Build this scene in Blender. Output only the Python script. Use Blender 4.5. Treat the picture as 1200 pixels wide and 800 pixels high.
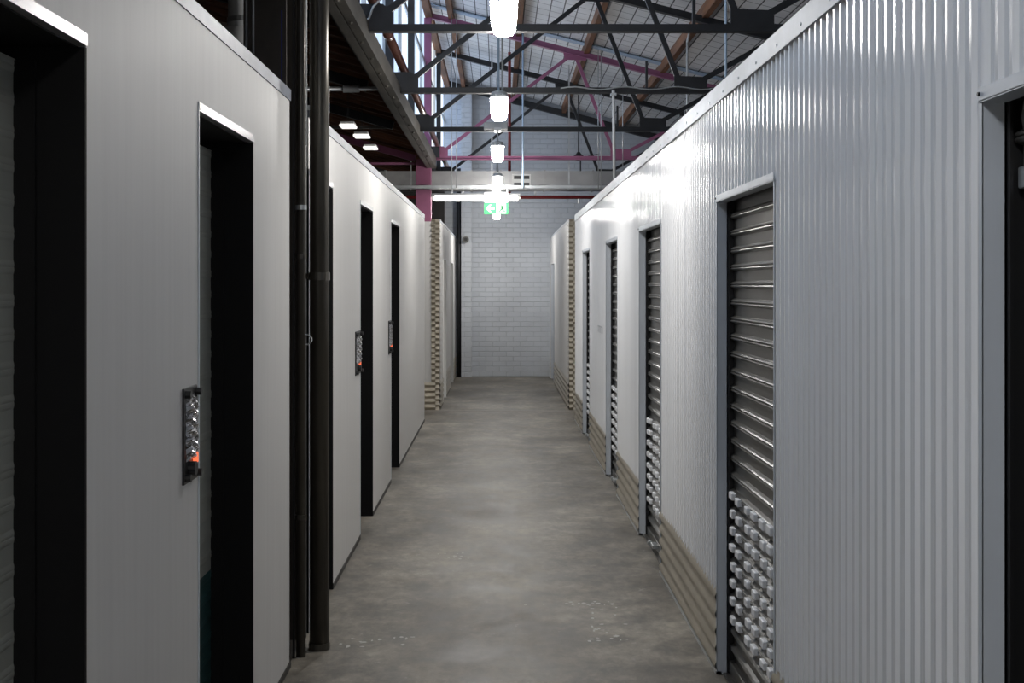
import bpy, bmesh, math, random
from mathutils import Vector, Matrix

for o in list(bpy.data.objects):
    bpy.data.objects.remove(o, do_unlink=True)
scene = bpy.context.scene
COL = scene.collection
random.seed(7)

# ------------------------------------------------------------------ camera
cam_data = bpy.data.cameras.new('camera')
cam_data.sensor_width = 36.0
cam_data.lens = 46.5                      # 1550 px on a 1200 px frame
cam_data.shift_x = 15.0 / 1200.0
cam_data.shift_y = -67.0 / 1200.0
cam_data.clip_start = 0.05
cam = bpy.data.objects.new('camera', cam_data)
cam.location = (0.0, 0.0, 1.6)
cam.rotation_euler = (math.radians(90), 0, 0)
COL.objects.link(cam)
scene.camera = cam

# ------------------------------------------------------------------ world, exposure
world = bpy.data.worlds.new('world')
scene.world = world
world.use_nodes = True
bg = world.node_tree.nodes['Background']
bg.inputs['Color'].default_value = (0.60, 0.72, 0.90, 1)
bg.inputs['Strength'].default_value = 0.6
scene.view_settings.view_transform = 'Standard'
scene.view_settings.look = 'None'
scene.view_settings.gamma = 1.0
scene.view_settings.use_curve_mapping = False
scene.view_settings.exposure = 1.85
LAMP = 36.0          # radiance of the pendant refractors
TUBE = 5.0           # radiance of the fluorescent tube
SKYL = 0.50          # daylight through the clerestory sheets
DOWN = 3.9           # watts thrown down by each pendant reflector

# ------------------------------------------------------------------ materials
MATS = {}
def new_mat(name):
    m = bpy.data.materials.new(name)
    m.use_nodes = True
    nt = m.node_tree
    return m, nt, nt.nodes['Principled BSDF']

def pmat(name, col, rough=0.5, metal=0.0, var=0.0, scale=(4, 4, 4), bump=0.0, bscale=None, spec=0.5, coat=0.0, rvar=0.0, detail=4):
    m, nt, b = new_mat(name)
    b.inputs['Base Color'].default_value = (*col, 1)
    b.inputs['Roughness'].default_value = rough
    b.inputs['Metallic'].default_value = metal
    b.inputs['Specular IOR Level'].default_value = spec
    b.inputs['Coat Weight'].default_value = coat
    b.inputs['Coat Roughness'].default_value = 0.15
    if var or bump or rvar:
        geo = nt.nodes.new('ShaderNodeNewGeometry')
        mp = nt.nodes.new('ShaderNodeMapping')
        mp.inputs['Scale'].default_value = scale
        nt.links.new(geo.outputs['Position'], mp.inputs['Vector'])
        n = nt.nodes.new('ShaderNodeTexNoise')
        n.inputs['Scale'].default_value = 1.0
        n.inputs['Detail'].default_value = detail
        nt.links.new(mp.outputs['Vector'], n.inputs['Vector'])
        if var:
            r = nt.nodes.new('ShaderNodeValToRGB')
            r.color_ramp.elements[0].position = 0.3
            r.color_ramp.elements[1].position = 0.7
            r.color_ramp.elements[0].color = (*[max(0, c * (1 - var)) for c in col], 1)
            r.color_ramp.elements[1].color = (*[min(1, c * (1 + var)) for c in col], 1)
            nt.links.new(n.outputs['Fac'], r.inputs['Fac'])
            nt.links.new(r.outputs['Color'], b.inputs['Base Color'])
        if rvar:
            mr = nt.nodes.new('ShaderNodeMapRange')
            mr.inputs['To Min'].default_value = max(0.02, rough - rvar)
            mr.inputs['To Max'].default_value = rough + rvar
            nt.links.new(n.outputs['Fac'], mr.inputs['Value'])
            nt.links.new(mr.outputs['Result'], b.inputs['Roughness'])
        if bump:
            src = n
            if bscale:
                mp2 = nt.nodes.new('ShaderNodeMapping')
                mp2.inputs['Scale'].default_value = bscale
                nt.links.new(geo.outputs['Position'], mp2.inputs['Vector'])
                src = nt.nodes.new('ShaderNodeTexNoise')
                src.inputs['Scale'].default_value = 1.0
                src.inputs['Detail'].default_value = 3
                nt.links.new(mp2.outputs['Vector'], src.inputs['Vector'])
            bp = nt.nodes.new('ShaderNodeBump')
            bp.inputs['Strength'].default_value = bump
            bp.inputs['Distance'].default_value = 0.01
            nt.links.new(src.outputs['Fac'], bp.inputs['Height'])
            nt.links.new(bp.outputs['Normal'], b.inputs['Normal'])
    MATS[name] = m
    return m

def emat(name, col, strength, base=(0.8, 0.8, 0.8), rough=0.3):
    m, nt, b = new_mat(name)
    b.inputs['Base Color'].default_value = (*base, 1)
    b.inputs['Roughness'].default_value = rough
    b.inputs['Emission Color'].default_value = (*col, 1)
    b.inputs['Emission Strength'].default_value = strength
    MATS[name] = m
    return m

pmat('white_panel', (0.64, 0.632, 0.618), 0.5, var=0.03, scale=(3, 30, 1.2), bump=0.02, bscale=(40, 200, 4), detail=5)
pmat('rib_paint', (0.87, 0.875, 0.885), 0.17, 0.0, var=0.03, scale=(2, 5, 0.5), bump=0.03, bscale=(2, 4, 1.1), coat=0.12, spec=0.55)
pmat('cap_steel', (0.40, 0.43, 0.47), 0.5, 0.1, var=0.12, scale=(3, 6, 6))
pmat('cap_left', (0.15, 0.165, 0.20), 0.45, 0.3, var=0.25, scale=(3, 7, 9))
pmat('frame_steel', (0.60, 0.64, 0.69), 0.38, 0.0, var=0.06, scale=(8, 8, 2))
pmat('head_steel', (0.42, 0.42, 0.44), 0.32, 0.5, var=0.1, scale=(4, 5, 4))
pmat('tan_galv', (0.47, 0.425, 0.345), 0.36, 0.75, var=0.12, scale=(5, 5, 12))
pmat('curtain', (0.13, 0.125, 0.115), 0.34, 0.7, var=0.12, scale=(2, 1.5, 10))
pmat('curtain_grey', (0.30, 0.31, 0.28), 0.5, 0.1, var=0.05)
pmat('teal', (0.012, 0.050, 0.052), 0.45)
pmat('block_white', (0.84, 0.85, 0.87), 0.42, 0.0, var=0.06, scale=(30, 30, 30))
pmat('black_jamb', (0.008, 0.008, 0.0085), 0.7, spec=0.15)
pmat('guide_black', (0.015, 0.015, 0.016), 0.45, 0.2)
pmat('black_steel', (0.020, 0.021, 0.024), 0.48, 0.2, var=0.3, scale=(6, 6, 6))
pmat('brown_steel', (0.055, 0.047, 0.040), 0.38, 0.3, var=0.3, scale=(6, 6, 3), bump=0.08, bscale=(25, 25, 25))
pmat('pipe_dark', (0.085, 0.078, 0.066), 0.30, 0.5, var=0.25, scale=(8, 8, 2), bump=0.05, bscale=(12, 12, 3))
pmat('beam_grey', (0.085, 0.078, 0.066), 0.5, 0.2, var=0.3, scale=(10, 3, 10), bump=0.15, bscale=(30, 30, 30))
pmat('pink', (0.29, 0.095, 0.18), 0.45, 0.0, var=0.12, scale=(4, 4, 4))
pmat('timber', (0.17, 0.072, 0.03), 0.7, 0.0, var=0.45, scale=(18, 1.5, 18))
pmat('dark_timber', (0.14, 0.060, 0.032), 0.75, 0.0, var=0.5, scale=(2, 14, 2))
pmat('galv', (0.50, 0.52, 0.53), 0.36, 0.7, var=0.15, scale=(6, 6, 6))
pmat('duct', (0.36, 0.36, 0.36), 0.35, 0.55, var=0.16, scale=(3, 3, 5))
pmat('pale_blue', (0.42, 0.55, 0.70), 0.5, 0.1, var=0.1)
pmat('pale_pipe', (0.62, 0.63, 0.63), 0.4)
pmat('red_pipe', (0.20, 0.022, 0.024), 0.38, var=0.2)
pmat('copper_brown', (0.16, 0.07, 0.055), 0.28, 0.45, var=0.25)
pmat('dark_wall', (0.05, 0.047, 0.045), 0.8, var=0.2)
pmat('black_plastic', (0.012, 0.012, 0.013), 0.4)
pmat('white_plastic', (0.78, 0.78, 0.76), 0.4)
pmat('lamp_grey', (0.36, 0.37, 0.38), 0.4, 0.4)
pmat('hammered', (0.42, 0.42, 0.43), 0.14, 1.0, bump=0.6, bscale=(30, 30, 22), detail=2)
pmat('base_dark', (0.045, 0.042, 0.038), 0.6, var=0.2)
pmat('green_sign', (0.012, 0.14, 0.045), 0.5, spec=0.2)
pmat('blue_tape', (0.02, 0.03, 0.22), 0.5)
pmat('label_grey', (0.36, 0.38, 0.40), 0.5)
pmat('scuff', (0.44, 0.43, 0.40), 0.75)
pmat('joint', (0.27, 0.26, 0.24), 0.7)
pmat('sensor_grey', (0.12, 0.12, 0.11), 0.5)
emat('refractor', (1.0, 0.97, 0.93), LAMP)
emat('tube', (1.0, 0.96, 0.88), TUBE)
emat('orange_led', (1.0, 0.17, 0.07), 0.34, (0.5, 0.08, 0.03))
emat('bay_lamp', (1.0, 0.97, 0.92), 0.30)

def green_lit():
    m, nt, b = new_mat('green_lit')
    b.inputs['Base Color'].default_value = (0.035, 0.27, 0.09, 1)
    b.inputs['Emission Color'].default_value = (0.06, 0.50, 0.17, 1)
    b.inputs['Emission Strength'].default_value = 0.12
    b.inputs['Specular IOR Level'].default_value = 0.2
    MATS['green_lit'] = m
green_lit()
emat('sign_white', (1.0, 1.0, 0.97), 0.18, (0.55, 0.55, 0.54))

def clerestory_mat(name, col, k):
    m, nt, b = new_mat(name)
    b.inputs['Base Color'].default_value = (*col, 1)
    b.inputs['Roughness'].default_value = 0.4
    b.inputs['Emission Color'].default_value = (*col, 1)
    b.inputs['Emission Strength'].default_value = k
    MATS[name] = m
clerestory_mat('sheet_a', (0.50, 0.62, 0.80), SKYL)
clerestory_mat('sheet_b', (0.36, 0.46, 0.62), SKYL)
clerestory_mat('sheet_c', (0.72, 0.78, 0.84), SKYL)

def concrete_mat():
    m, nt, b = new_mat('concrete')
    L = nt.links.new
    geo = nt.nodes.new('ShaderNodeNewGeometry')
    def noise(scale, detail=6, rough=0.6):
        mp = nt.nodes.new('ShaderNodeMapping')
        mp.inputs['Scale'].default_value = scale
        L(geo.outputs['Position'], mp.inputs['Vector'])
        n = nt.nodes.new('ShaderNodeTexNoise')
        n.inputs['Scale'].default_value = 1.0
        n.inputs['Detail'].default_value = detail
        n.inputs['Roughness'].default_value = rough
        L(mp.outputs['Vector'], n.inputs['Vector'])
        return n
    n1 = noise((1.3, 0.9, 1), 8, 0.62)
    n2 = noise((4.2, 3.4, 1), 8, 0.72)
    n3 = noise((17, 10, 1), 6, 0.75)
    r3 = nt.nodes.new('ShaderNodeValToRGB')
    e = r3.color_ramp.elements
    e[0].position, e[1].position = 0.36, 0.64
    e[0].color = (0.74, 0.74, 0.74, 1); e[1].color = (1.14, 1.13, 1.11, 1)
    L(n3.outputs['Fac'], r3.inputs['Fac'])
    r1 = nt.nodes.new('ShaderNodeValToRGB')
    e = r1.color_ramp.elements
    e[0].position, e[1].position = 0.38, 0.63
    e[0].color = (0.11, 0.099, 0.084, 1)
    e[1].color = (0.245, 0.226, 0.194, 1)
    L(n1.outputs['Fac'], r1.inputs['Fac'])
    r2 = nt.nodes.new('ShaderNodeValToRGB')
    e = r2.color_ramp.elements
    e[0].position, e[1].position = 0.40, 0.60
    e[0].color = (0.60, 0.60, 0.60, 1)
    e[1].color = (1.25, 1.24, 1.21, 1)
    L(n2.outputs['Fac'], r2.inputs['Fac'])
    mx = nt.nodes.new('ShaderNodeMix'); mx.data_type = 'RGBA'; mx.blend_type = 'MULTIPLY'
    mx.inputs[0].default_value = 1.0
    L(r1.outputs['Color'], mx.inputs[6]); L(r2.outputs['Color'], mx.inputs[7])
    mx0 = nt.nodes.new('ShaderNodeMix'); mx0.data_type = 'RGBA'; mx0.blend_type = 'MULTIPLY'; mx0.inputs[0].default_value = 1.0
    L(mx.outputs[2], mx0.inputs[6]); L(r3.outputs['Color'], mx0.inputs[7])
    # pale worn flecks
    n4 = noise((9, 7, 1), 5, 0.75)
    r4 = nt.nodes.new('ShaderNodeValToRGB')
    e = r4.color_ramp.elements
    e[0].position, e[1].position = 0.63, 0.72
    e[0].color = (0, 0, 0, 1); e[1].color = (0.5, 0.5, 0.5, 1)
    L(n4.outputs['Fac'], r4.inputs['Fac'])
    mx2 = nt.nodes.new('ShaderNodeMix'); mx2.data_type = 'RGBA'
    L(r4.outputs['Color'], mx2.inputs[0])
    L(mx0.outputs[2], mx2.inputs[6])
    mx2.inputs[7].default_value = (0.40, 0.385, 0.35, 1)
    L(mx2.outputs[2], b.inputs['Base Color'])
    mr = nt.nodes.new('ShaderNodeMapRange')
    mr.inputs['From Min'].default_value = 0.3; mr.inputs['From Max'].default_value = 0.7
    mr.inputs['To Min'].default_value = 0.40; mr.inputs['To Max'].default_value = 0.62
    L(n2.outputs['Fac'], mr.inputs['Value'])
    L(mr.outputs['Result'], b.inputs['Roughness'])
    bp = nt.nodes.new('ShaderNodeBump')
    b.inputs['Specular IOR Level'].default_value = 0.38
    bp.inputs['Strength'].default_value = 0.12; bp.inputs['Distance'].default_value = 0.01
    L(n2.outputs['Fac'], bp.inputs['Height'])
    L(bp.outputs['Normal'], b.inputs['Normal'])
    MATS['concrete'] = m
concrete_mat()

def brick_mat():
    m, nt, b = new_mat('painted_brick')
    L = nt.links.new
    geo = nt.nodes.new('ShaderNodeNewGeometry')
    sx = nt.nodes.new('ShaderNodeSeparateXYZ'); L(geo.outputs['Position'], sx.inputs[0])
    cx = nt.nodes.new('ShaderNodeCombineXYZ')
    L(sx.outputs['X'], cx.inputs['X']); L(sx.outputs['Z'], cx.inputs['Y'])
    br = nt.nodes.new('ShaderNodeTexBrick')
    br.inputs['Scale'].default_value = 1.0
    br.inputs['Brick Width'].default_value = 0.24
    br.inputs['Row Height'].default_value = 0.086
    br.inputs['Mortar Size'].default_value = 0.008
    br.inputs['Mortar Smooth'].default_value = 0.6
    br.inputs['Color1'].default_value = (0.565, 0.595, 0.635, 1)
    br.inputs['Color2'].default_value = (0.54, 0.57, 0.612, 1)
    br.inputs['Mortar'].default_value = (0.51, 0.54, 0.58, 1)
    L(cx.outputs[0], br.inputs['Vector'])
    n = nt.nodes.new('ShaderNodeTexNoise'); n.inputs['Scale'].default_value = 1.6; n.inputs['Detail'].default_value = 6
    L(geo.outputs['Position'], n.inputs['Vector'])
    r = nt.nodes.new('ShaderNodeValToRGB')
    r.color_ramp.elements[0].position = 0.3; r.color_ramp.elements[1].position = 0.7
    r.color_ramp.elements[0].color = (0.90, 0.90, 0.90, 1); r.color_ramp.elements[1].color = (1.04, 1.04, 1.04, 1)
    L(n.outputs['Fac'], r.inputs['Fac'])
    mx = nt.nodes.new('ShaderNodeMix'); mx.data_type = 'RGBA'; mx.blend_type = 'MULTIPLY'; mx.inputs[0].default_value = 1
    L(br.outputs['Color'], mx.inputs[6]); L(r.outputs['Color'], mx.inputs[7])
    L(mx.outputs[2], b.inputs['Base Color'])
    inv = nt.nodes.new('ShaderNodeMath'); inv.operation = 'SUBTRACT'; inv.inputs[0].default_value = 1.0
    L(br.outputs['Fac'], inv.inputs[1])
    bp = nt.nodes.new('ShaderNodeBump'); bp.inputs['Strength'].default_value = 0.6; bp.inputs['Distance'].default_value = 0.012
    L(inv.outputs[0], bp.inputs['Height']); L(bp.outputs['Normal'], b.inputs['Normal'])
    b.inputs['Roughness'].default_value = 0.55
    MATS['painted_brick'] = m
brick_mat()

def foil_mat():
    m, nt, b = new_mat('foil')
    L = nt.links.new
    geo = nt.nodes.new('ShaderNodeNewGeometry')
    sx = nt.nodes.new('ShaderNodeSeparateXYZ'); L(geo.outputs['Position'], sx.inputs[0])
    cx = nt.nodes.new('ShaderNodeCombineXYZ')
    L(sx.outputs['X'], cx.inputs['X']); L(sx.outputs['Y'], cx.inputs['Y'])
    br = nt.nodes.new('ShaderNodeTexBrick')        # the wire safety mesh under the foil
    br.offset = 0.0
    br.inputs['Scale'].default_value = 1.0
    br.inputs['Brick Width'].default_value = 0.15
    br.inputs['Row Height'].default_value = 0.30
    br.inputs['Mortar Size'].default_value = 0.007
    br.inputs['Mortar Smooth'].default_value = 0.2
    L(cx.outputs[0], br.inputs['Vector'])
    n = nt.nodes.new('ShaderNodeTexNoise'); n.inputs['Scale'].default_value = 1.3; n.inputs['Detail'].default_value = 5
    L(geo.outputs['Position'], n.inputs['Vector'])
    r = nt.nodes.new('ShaderNodeValToRGB')
    r.color_ramp.elements[0].position = 0.32; r.color_ramp.elements[1].position = 0.68
    r.color_ramp.elements[0].color = (0.72, 0.72, 0.73, 1); r.color_ramp.elements[1].color = (0.88, 0.89, 0.91, 1)
    L(n.outputs['Fac'], r.inputs['Fac'])
    mx = nt.nodes.new('ShaderNodeMix'); mx.data_type = 'RGBA'
    L(br.outputs['Fac'], mx.inputs[0]); L(r.outputs['Color'], mx.inputs[6])
    mx.inputs[7].default_value = (0.05, 0.052, 0.06, 1)
    L(mx.outputs[2], b.inputs['Base Color'])
    b.inputs['Roughness'].default_value = 0.5
    b.inputs['Metallic'].default_value = 0.1
    MATS['foil'] = m
foil_mat()

# ------------------------------------------------------------------ builders
W = {}
def wl(o):
    return W[o.name] if o is not None else Vector((0, 0, 0))

def link_mesh(name, me, parent, origin):
    o = bpy.data.objects.new(name, me)
    COL.objects.link(o)
    o.location = Vector(origin) - wl(parent)
    if parent is not None:
        o.parent = parent
    W[o.name] = Vector(origin)
    return o

def mk(name, vf, mat, parent=None, origin=None, smooth=False):
    """world-space verts/faces -> one mesh object whose origin is `origin`"""
    verts, faces = vf
    if origin is None:
        origin = wl(parent)
    origin = Vector(origin)
    me = bpy.data.meshes.new(name)
    me.from_pydata([tuple(Vector(v) - origin) for v in verts], [], faces)
    me.materials.append(MATS[mat])
    bm = bmesh.new(); bm.from_mesh(me)
    bmesh.ops.recalc_face_normals(bm, faces=bm.faces)
    bm.to_mesh(me); bm.free()
    if smooth:
        me.polygons.foreach_set('use_smooth', [True] * len(me.polygons))
    me.update()
    return link_mesh(name, me, parent, origin)

def copy_part(src, name, parent, origin):
    return link_mesh(name, src.data, parent, origin)

def empty(name, loc, label=None, cat=None, group=None, kind=None):
    o = bpy.data.objects.new(name, None)
    o.empty_display_size = 0.1
    COL.objects.link(o)
    o.location = loc
    W[o.name] = Vector(loc)
    tag(o, label, cat, group, kind)
    return o

def tag(o, label=None, cat=None, group=None, kind=None):
    if label: o['label'] = label
    if cat: o['category'] = cat
    if group: o['group'] = group
    if kind: o['kind'] = kind
    return o

def join(*parts):
    V, F = [], []
    for v, f in parts:
        n = len(V)
        V += list(v)
        F += [tuple(i + n for i in q) for q in f]
    return V, F

def bx(x0, x1, y0, y1, z0, z1, c=0.0):
    if c <= 0:
        v = [(x0, y0, z0), (x1, y0, z0), (x1, y1, z0), (x0, y1, z0), (x0, y0, z1), (x1, y0, z1), (x1, y1, z1), (x0, y1, z1)]
        f = [(0, 3, 2, 1), (4, 5, 6, 7), (0, 1, 5, 4), (1, 2, 6, 5), (2, 3, 7, 6), (3, 0, 4, 7)]
        return v, f
    bm = bmesh.new()
    bmesh.ops.create_cube(bm, size=1.0, matrix=Matrix.Translation(((x0 + x1) / 2, (y0 + y1) / 2, (z0 + z1) / 2)) @ Matrix.Diagonal((x1 - x0, y1 - y0, z1 - z0, 1)))
    bmesh.ops.bevel(bm, geom=list(bm.edges), offset=c, segments=2, affect='EDGES', profile=0.5)
    v = [tuple(p.co) for p in bm.verts]
    bm.verts.index_update()
    f = [tuple(p.index for p in q.verts) for q in bm.faces]
    bm.free()
    return v, f

def frame_of(d):
    d = d.normalized()
    up = Vector((0, 0, 1)) if abs(d.z) < 0.95 else Vector((0, 1, 0))
    s = d.cross(up).normalized()
    u = s.cross(d).normalized()
    return s, u

def sweep(p, q, prof):
    """extrude a closed 2-D profile (side, up) from p to q"""
    p, q = Vector(p), Vector(q)
    s, u = frame_of(q - p)
    n = len(prof)
    v = [tuple(p + s * a + u * b) for a, b in prof] + [tuple(q + s * a + u * b) for a, b in prof]
    f = [(i, (i + 1) % n, n + (i + 1) % n, n + i) for i in range(n)]
    f += [tuple(range(n - 1, -1, -1)), tuple(range(n, 2 * n))]
    return v, f

def bar(p, q, w, h):
    return sweep(p, q, [(-w / 2, -h / 2), (w / 2, -h / 2), (w / 2, h / 2), (-w / 2, h / 2)])

def tee(p, q, w, h, t=0.008):      # double-angle chord: flange at the bottom, stem on top
    return sweep(p, q, [(-w / 2, -h / 2), (w / 2, -h / 2), (w / 2, -h / 2 + t), (t, -h / 2 + t), (t, h / 2), (-t, h / 2), (-t, -h / 2 + t), (-w / 2, -h / 2 + t)])

def cyl(p, q, r, n=12, r2=None):
    r2 = r if r2 is None else r2
    p, q = Vector(p), Vector(q)
    s, u = frame_of(q - p)
    v = []
    for c, rr in ((p, r), (q, r2)):
        for i in range(n):
            a = 2 * math.pi * i / n
            v.append(tuple(c + s * math.cos(a) * rr + u * math.sin(a) * rr))
    f = [(i, (i + 1) % n, n + (i + 1) % n, n + i) for i in range(n)]
    f += [tuple(range(n - 1, -1, -1)), tuple(range(n, 2 * n))]
    return v, f

def tube_path(pts, r, n=8):
    return join(*[cyl(pts[i], pts[i + 1], r, n) for i in range(len(pts) - 1)])

def lathe(cx, cy, prof, n=20, sq=0.0):
    """profile of (radius, z); sq > 0 squares the section"""
    v, f = [], []
    m = len(prof)
    for r, z in prof:
        for i in range(n):
            a = 2 * math.pi * (i + 0.5) / n
            c, s = math.cos(a), math.sin(a)
            k = 1.0
            if sq:
                k = 1 + sq * (1 / max(abs(c), abs(s)) - 1)
            v.append((cx + c * r * k, cy + s * r * k, z))
    for j in range(m - 1):
        for i in range(n):
            f.append((j * n + i, j * n + (i + 1) % n, (j + 1) * n + (i + 1) % n, (j + 1) * n + i))
    f.append(tuple(range(n - 1, -1, -1)))
    f.append(tuple(range((m - 1) * n, m * n)))
    return v, f

XL, XR = -0.874, 0.904           # faces of the two unit walls
HL, HR = 2.365, 2.385            # top of the cladding
END = 23.0
CORN = 15.6                      # where the first blocks end at the cross aisle
B2 = 16.87                       # where the far blocks start

def ztop(x):                     # underside line of the sloping roof trusses
    return 4.585 - 0.255 * (x - 0.945)

# ------------------------------------------------------------------ floor
fl = mk('floor', bx(-5.2, 6.2, -4.2, END + 0.2, -0.1, 0.0), 'concrete')
tag(fl, 'worn grey concrete floor running down the corridor', 'floor', kind='structure')
mk('expansion_joint', bx(-3.0, 3.0, 16.70, 16.76, 0.0, 0.0015), 'joint', fl)
rs = random.Random(3)
for (cx, cy, sx, sy, n) in ((0.50, 6.30, 0.10, 0.42, 26), (0.28, 6.62, 0.30, 0.04, 12), (-0.27, 7.8, 0.1, 0.1, 10), (-0.55, 5.92, 0.18, 0.08, 14)):
    parts = []
    for i in range(n):
        x = cx + rs.uniform(-sx, sx); y = cy + rs.uniform(-sy, sy)
        a, b = rs.uniform(0.004, 0.014), rs.uniform(0.006, 0.02)
        k = 7
        V = [(x + a * math.cos(2 * math.pi * j / k) * rs.uniform(.6, 1.2), y + b * math.sin(2 * math.pi * j / k) * rs.uniform(.6, 1.2), 0.0012) for j in range(k)]
        parts.append((V, [tuple(range(k))]))
    o = mk('paint_spatter', join(*parts), 'scuff', fl)
    o['kind'] = 'stuff'

# ------------------------------------------------------------------ building shell
PIL = (-0.655, -0.475)
def gable(name, y0, y1, x0, x1, mat, label):
    zz = lambda x: ztop(x) + 0.16
    prof = [(x0, 0), (x1, 0), (x1, zz(x1)), (x0, zz(x0))]
    n = 4
    v = [(x, y0, z) for x, z in prof] + [(x, y1, z) for x, z in prof]
    f = [(0, 1, 2, 3), (4, 7, 6, 5)] + [(i, (i + 1) % n, n + (i + 1) % n, n + i) for i in range(n)]
    return tag(mk(name, (v, f), mat), label, 'wall', kind='structure')
we = gable('wall_end', END, END + 0.2, -0.95, 6.2, 'painted_brick', 'white painted brick wall closing the corridor')
mk('pilaster', bx(PIL[0], PIL[1], END - 0.22, END + 0.02, 0, ztop(-0.5)), 'painted_brick', we)
we2 = tag(mk('wall_end_low', bx(-5.2, -0.95, END, END + 0.2, 0, 4.6), 'dark_wall'), 'dark wall at the end of the low side bay', 'wall', kind='structure')
tag(mk('wall_back', bx(-5.2, 6.2, -4.4, -4.2, 0, 5.3), 'painted_brick'), 'white painted wall behind the corridor', 'wall', kind='structure')
tag(mk('wall_outer_left', bx(-5.4, -5.2, -4.2, END, 0, 4.7), 'dark_wall'), 'dark outer wall of the low side bay', 'wall', kind='structure')
tag(mk('wall_outer_right', bx(6.2, 6.4, -4.2, END, 0, 3.6), 'painted_brick'), 'white outer wall behind the right storage units', 'wall', kind='structure')

# main sloping roof, foil above timber purlins
x0, x1 = -1.0, 6.3
zr = lambda x: ztop(x) + 0.15
v = [(x0, -4.4, zr(x0)), (x1, -4.4, zr(x1)), (x1, END + .2, zr(x1)), (x0, END + .2, zr(x0))]
v += [(a, b, c + 0.06) for a, b, c in v]
ceil = mk('ceiling', (v, [(0, 1, 2, 3), (4, 7, 6, 5), (0, 4, 5, 1), (1, 5, 6, 2), (2, 6, 7, 3), (3, 7, 4, 0)]), 'foil')
tag(ceil, 'silver foil roof lining with wire mesh between timber purlins', 'ceiling', kind='structure')
for x in (-0.62, 0.25, 1.12, 2.10, 3.05, 4.0, 5.0):
    s = -0.255
    z = ztop(x) + 0.085
    mk('purlin', bar((x, -4.2, z), (x, END, z), 0.065, 0.13), 'timber', ceil)
mk('wall_plate', bx(-0.95, -0.86, -4.2, END, 5.02, 5.12), 'timber', ceil)
mk('end_rafter', bar((-0.9, END - 0.06, ztop(-0.9) + 0.02), (6.1, END - 0.06, ztop(6.1) + 0.02), 0.10, 0.10), 'black_steel', ceil)
mk('roof_strip', bar((-0.9, 16.95, ztop(-0.9) + 0.125), (6.1, 16.95, ztop(6.1) + 0.125), 0.16, 0.012), 'pale_blue', ceil)  # pale blue strips across the underside of the roof
mk('roof_strip', bar((-0.9, 11.9, ztop(-0.9) + 0.125), (6.1, 11.9, ztop(6.1) + 0.125), 0.12, 0.012), 'pale_blue', ceil)

# low side bay roof (rises to the left), dark timber
zl = lambda x: 3.32 + 0.27 * (-0.98 - x)
v = [(-5.3, -4.4, zl(-5.3)), (-0.97, -4.4, zl(-0.97)), (-0.97, END + .2, zl(-0.97)), (-5.3, END + .2, zl(-5.3))]
v += [(a, b, c + 0.05) for a, b, c in v]
c2 = mk('ceiling_low_bay', (v, [(0, 1, 2, 3), (4, 7, 6, 5), (0, 4, 5, 1), (1, 5, 6, 2), (2, 6, 7, 3), (3, 7, 4, 0)]), 'dark_timber')
tag(c2, 'dark brown timber lined roof of the low side bay', 'ceiling', kind='structure')
bsrc = None
for i in range(44):
    y = 5.2 + i * 0.4
    b = mk('roof_batten', bar((-3.6, y, zl(-3.6) - 0.02), (-1.0, y, zl(-1.0) - 0.02), 0.05, 0.035), 'dark_timber', c2, origin=(-1.0, y, 3.3)) if bsrc is None else copy_part(bsrc, 'roof_batten', c2, (-1.0, y, 3.3))
    bsrc = bsrc or b

# clerestory of tall translucent sheets on the left
cl = empty('window_1', (-0.97, 0, 3.36), 'tall clerestory of bluish translucent sheets above the valley beam', 'window', kind='structure')
def sheet(y0, y1):
    k = 8
    V, F = [], []
    for i in range(k + 1):
        y = y0 + (y1 - y0) * i / k
        x = -0.97 + (0.012 if i % 2 else -0.006)
        V += [(x, y, 3.36), (x, y, 5.16)]
    for i in range(k):
        F.append((2 * i, 2 * i + 1, 2 * i + 3, 2 * i + 2))
    return V, F
first = {}
kinds = ['sheet_a', 'sheet_c', 'sheet_b', 'sheet_a', 'sheet_b', 'sheet_c']
y = -4.2; i = 0
while y < END - 0.3:
    m = kinds[(i * 5 + i // 4) % 6]
    if m in first:
        copy_part(first[m], 'sheet', cl, (-0.97, y, 3.36))
    else:
        first[m] = mk('sheet', sheet(y, y + 0.56), m, cl, origin=(-0.97, y, 3.36))
    y += 0.56; i += 1
msrc = None
for i in range(17):
    y = -4.2 + i * 1.68
    msrc2 = copy_part(msrc, 'mullion', cl, (-0.95, y, 3.36)) if msrc else mk('mullion', bx(-0.965, -0.93, y - 0.02, y + 0.02, 3.36, 5.16), 'galv', cl, origin=(-0.95, y, 3.36))
    msrc = msrc or msrc2
mk('transom', bx(-0.985, -0.945, -4.2, END, 4.40, 4.46), 'galv', cl)
mk('sill', bx(-1.02, -0.93, -4.2, END, 3.22, 3.36), 'black_steel', cl)

# ------------------------------------------------------------------ left unit wall
LD = [(1.93, 2.80), (3.84, 4.70), (6.07, 6.95), (8.31, 9.15), (10.67, 11.58)]     # door openings
LZ = 2.13
def left_wall(name, y0, y1, doors, label, capmat):
    T = 0.10
    pieces = []
    y = y0
    for a, b in doors:
        pieces.append((y, a, 0.0, HL)); pieces.append((a, b, LZ, HL)); y = b
    pieces.append((y, y1, 0.0, HL))
    body = join(*[bx(XL - 0.018, XL, a, b, z0, z1) for a, b, z0, z1 in pieces if b > a])
    o = mk(name, body, 'white_panel')
    tag(o, label, 'wall', kind='structure')
    mk('cap_track', join(bx(XL - 0.06, XL + 0.004, y0, y1, HL, HL + 0.047), bx(XL - 0.06, XL - 0.018, y0, y1, HL - 0.05, HL)), capmat, o)
    return o
wl1 = left_wall('wall_left', -4.1, 5.53, LD[:2], 'smooth pale grey panel wall with black doorways before the steel column', 'cap_left')
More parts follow.
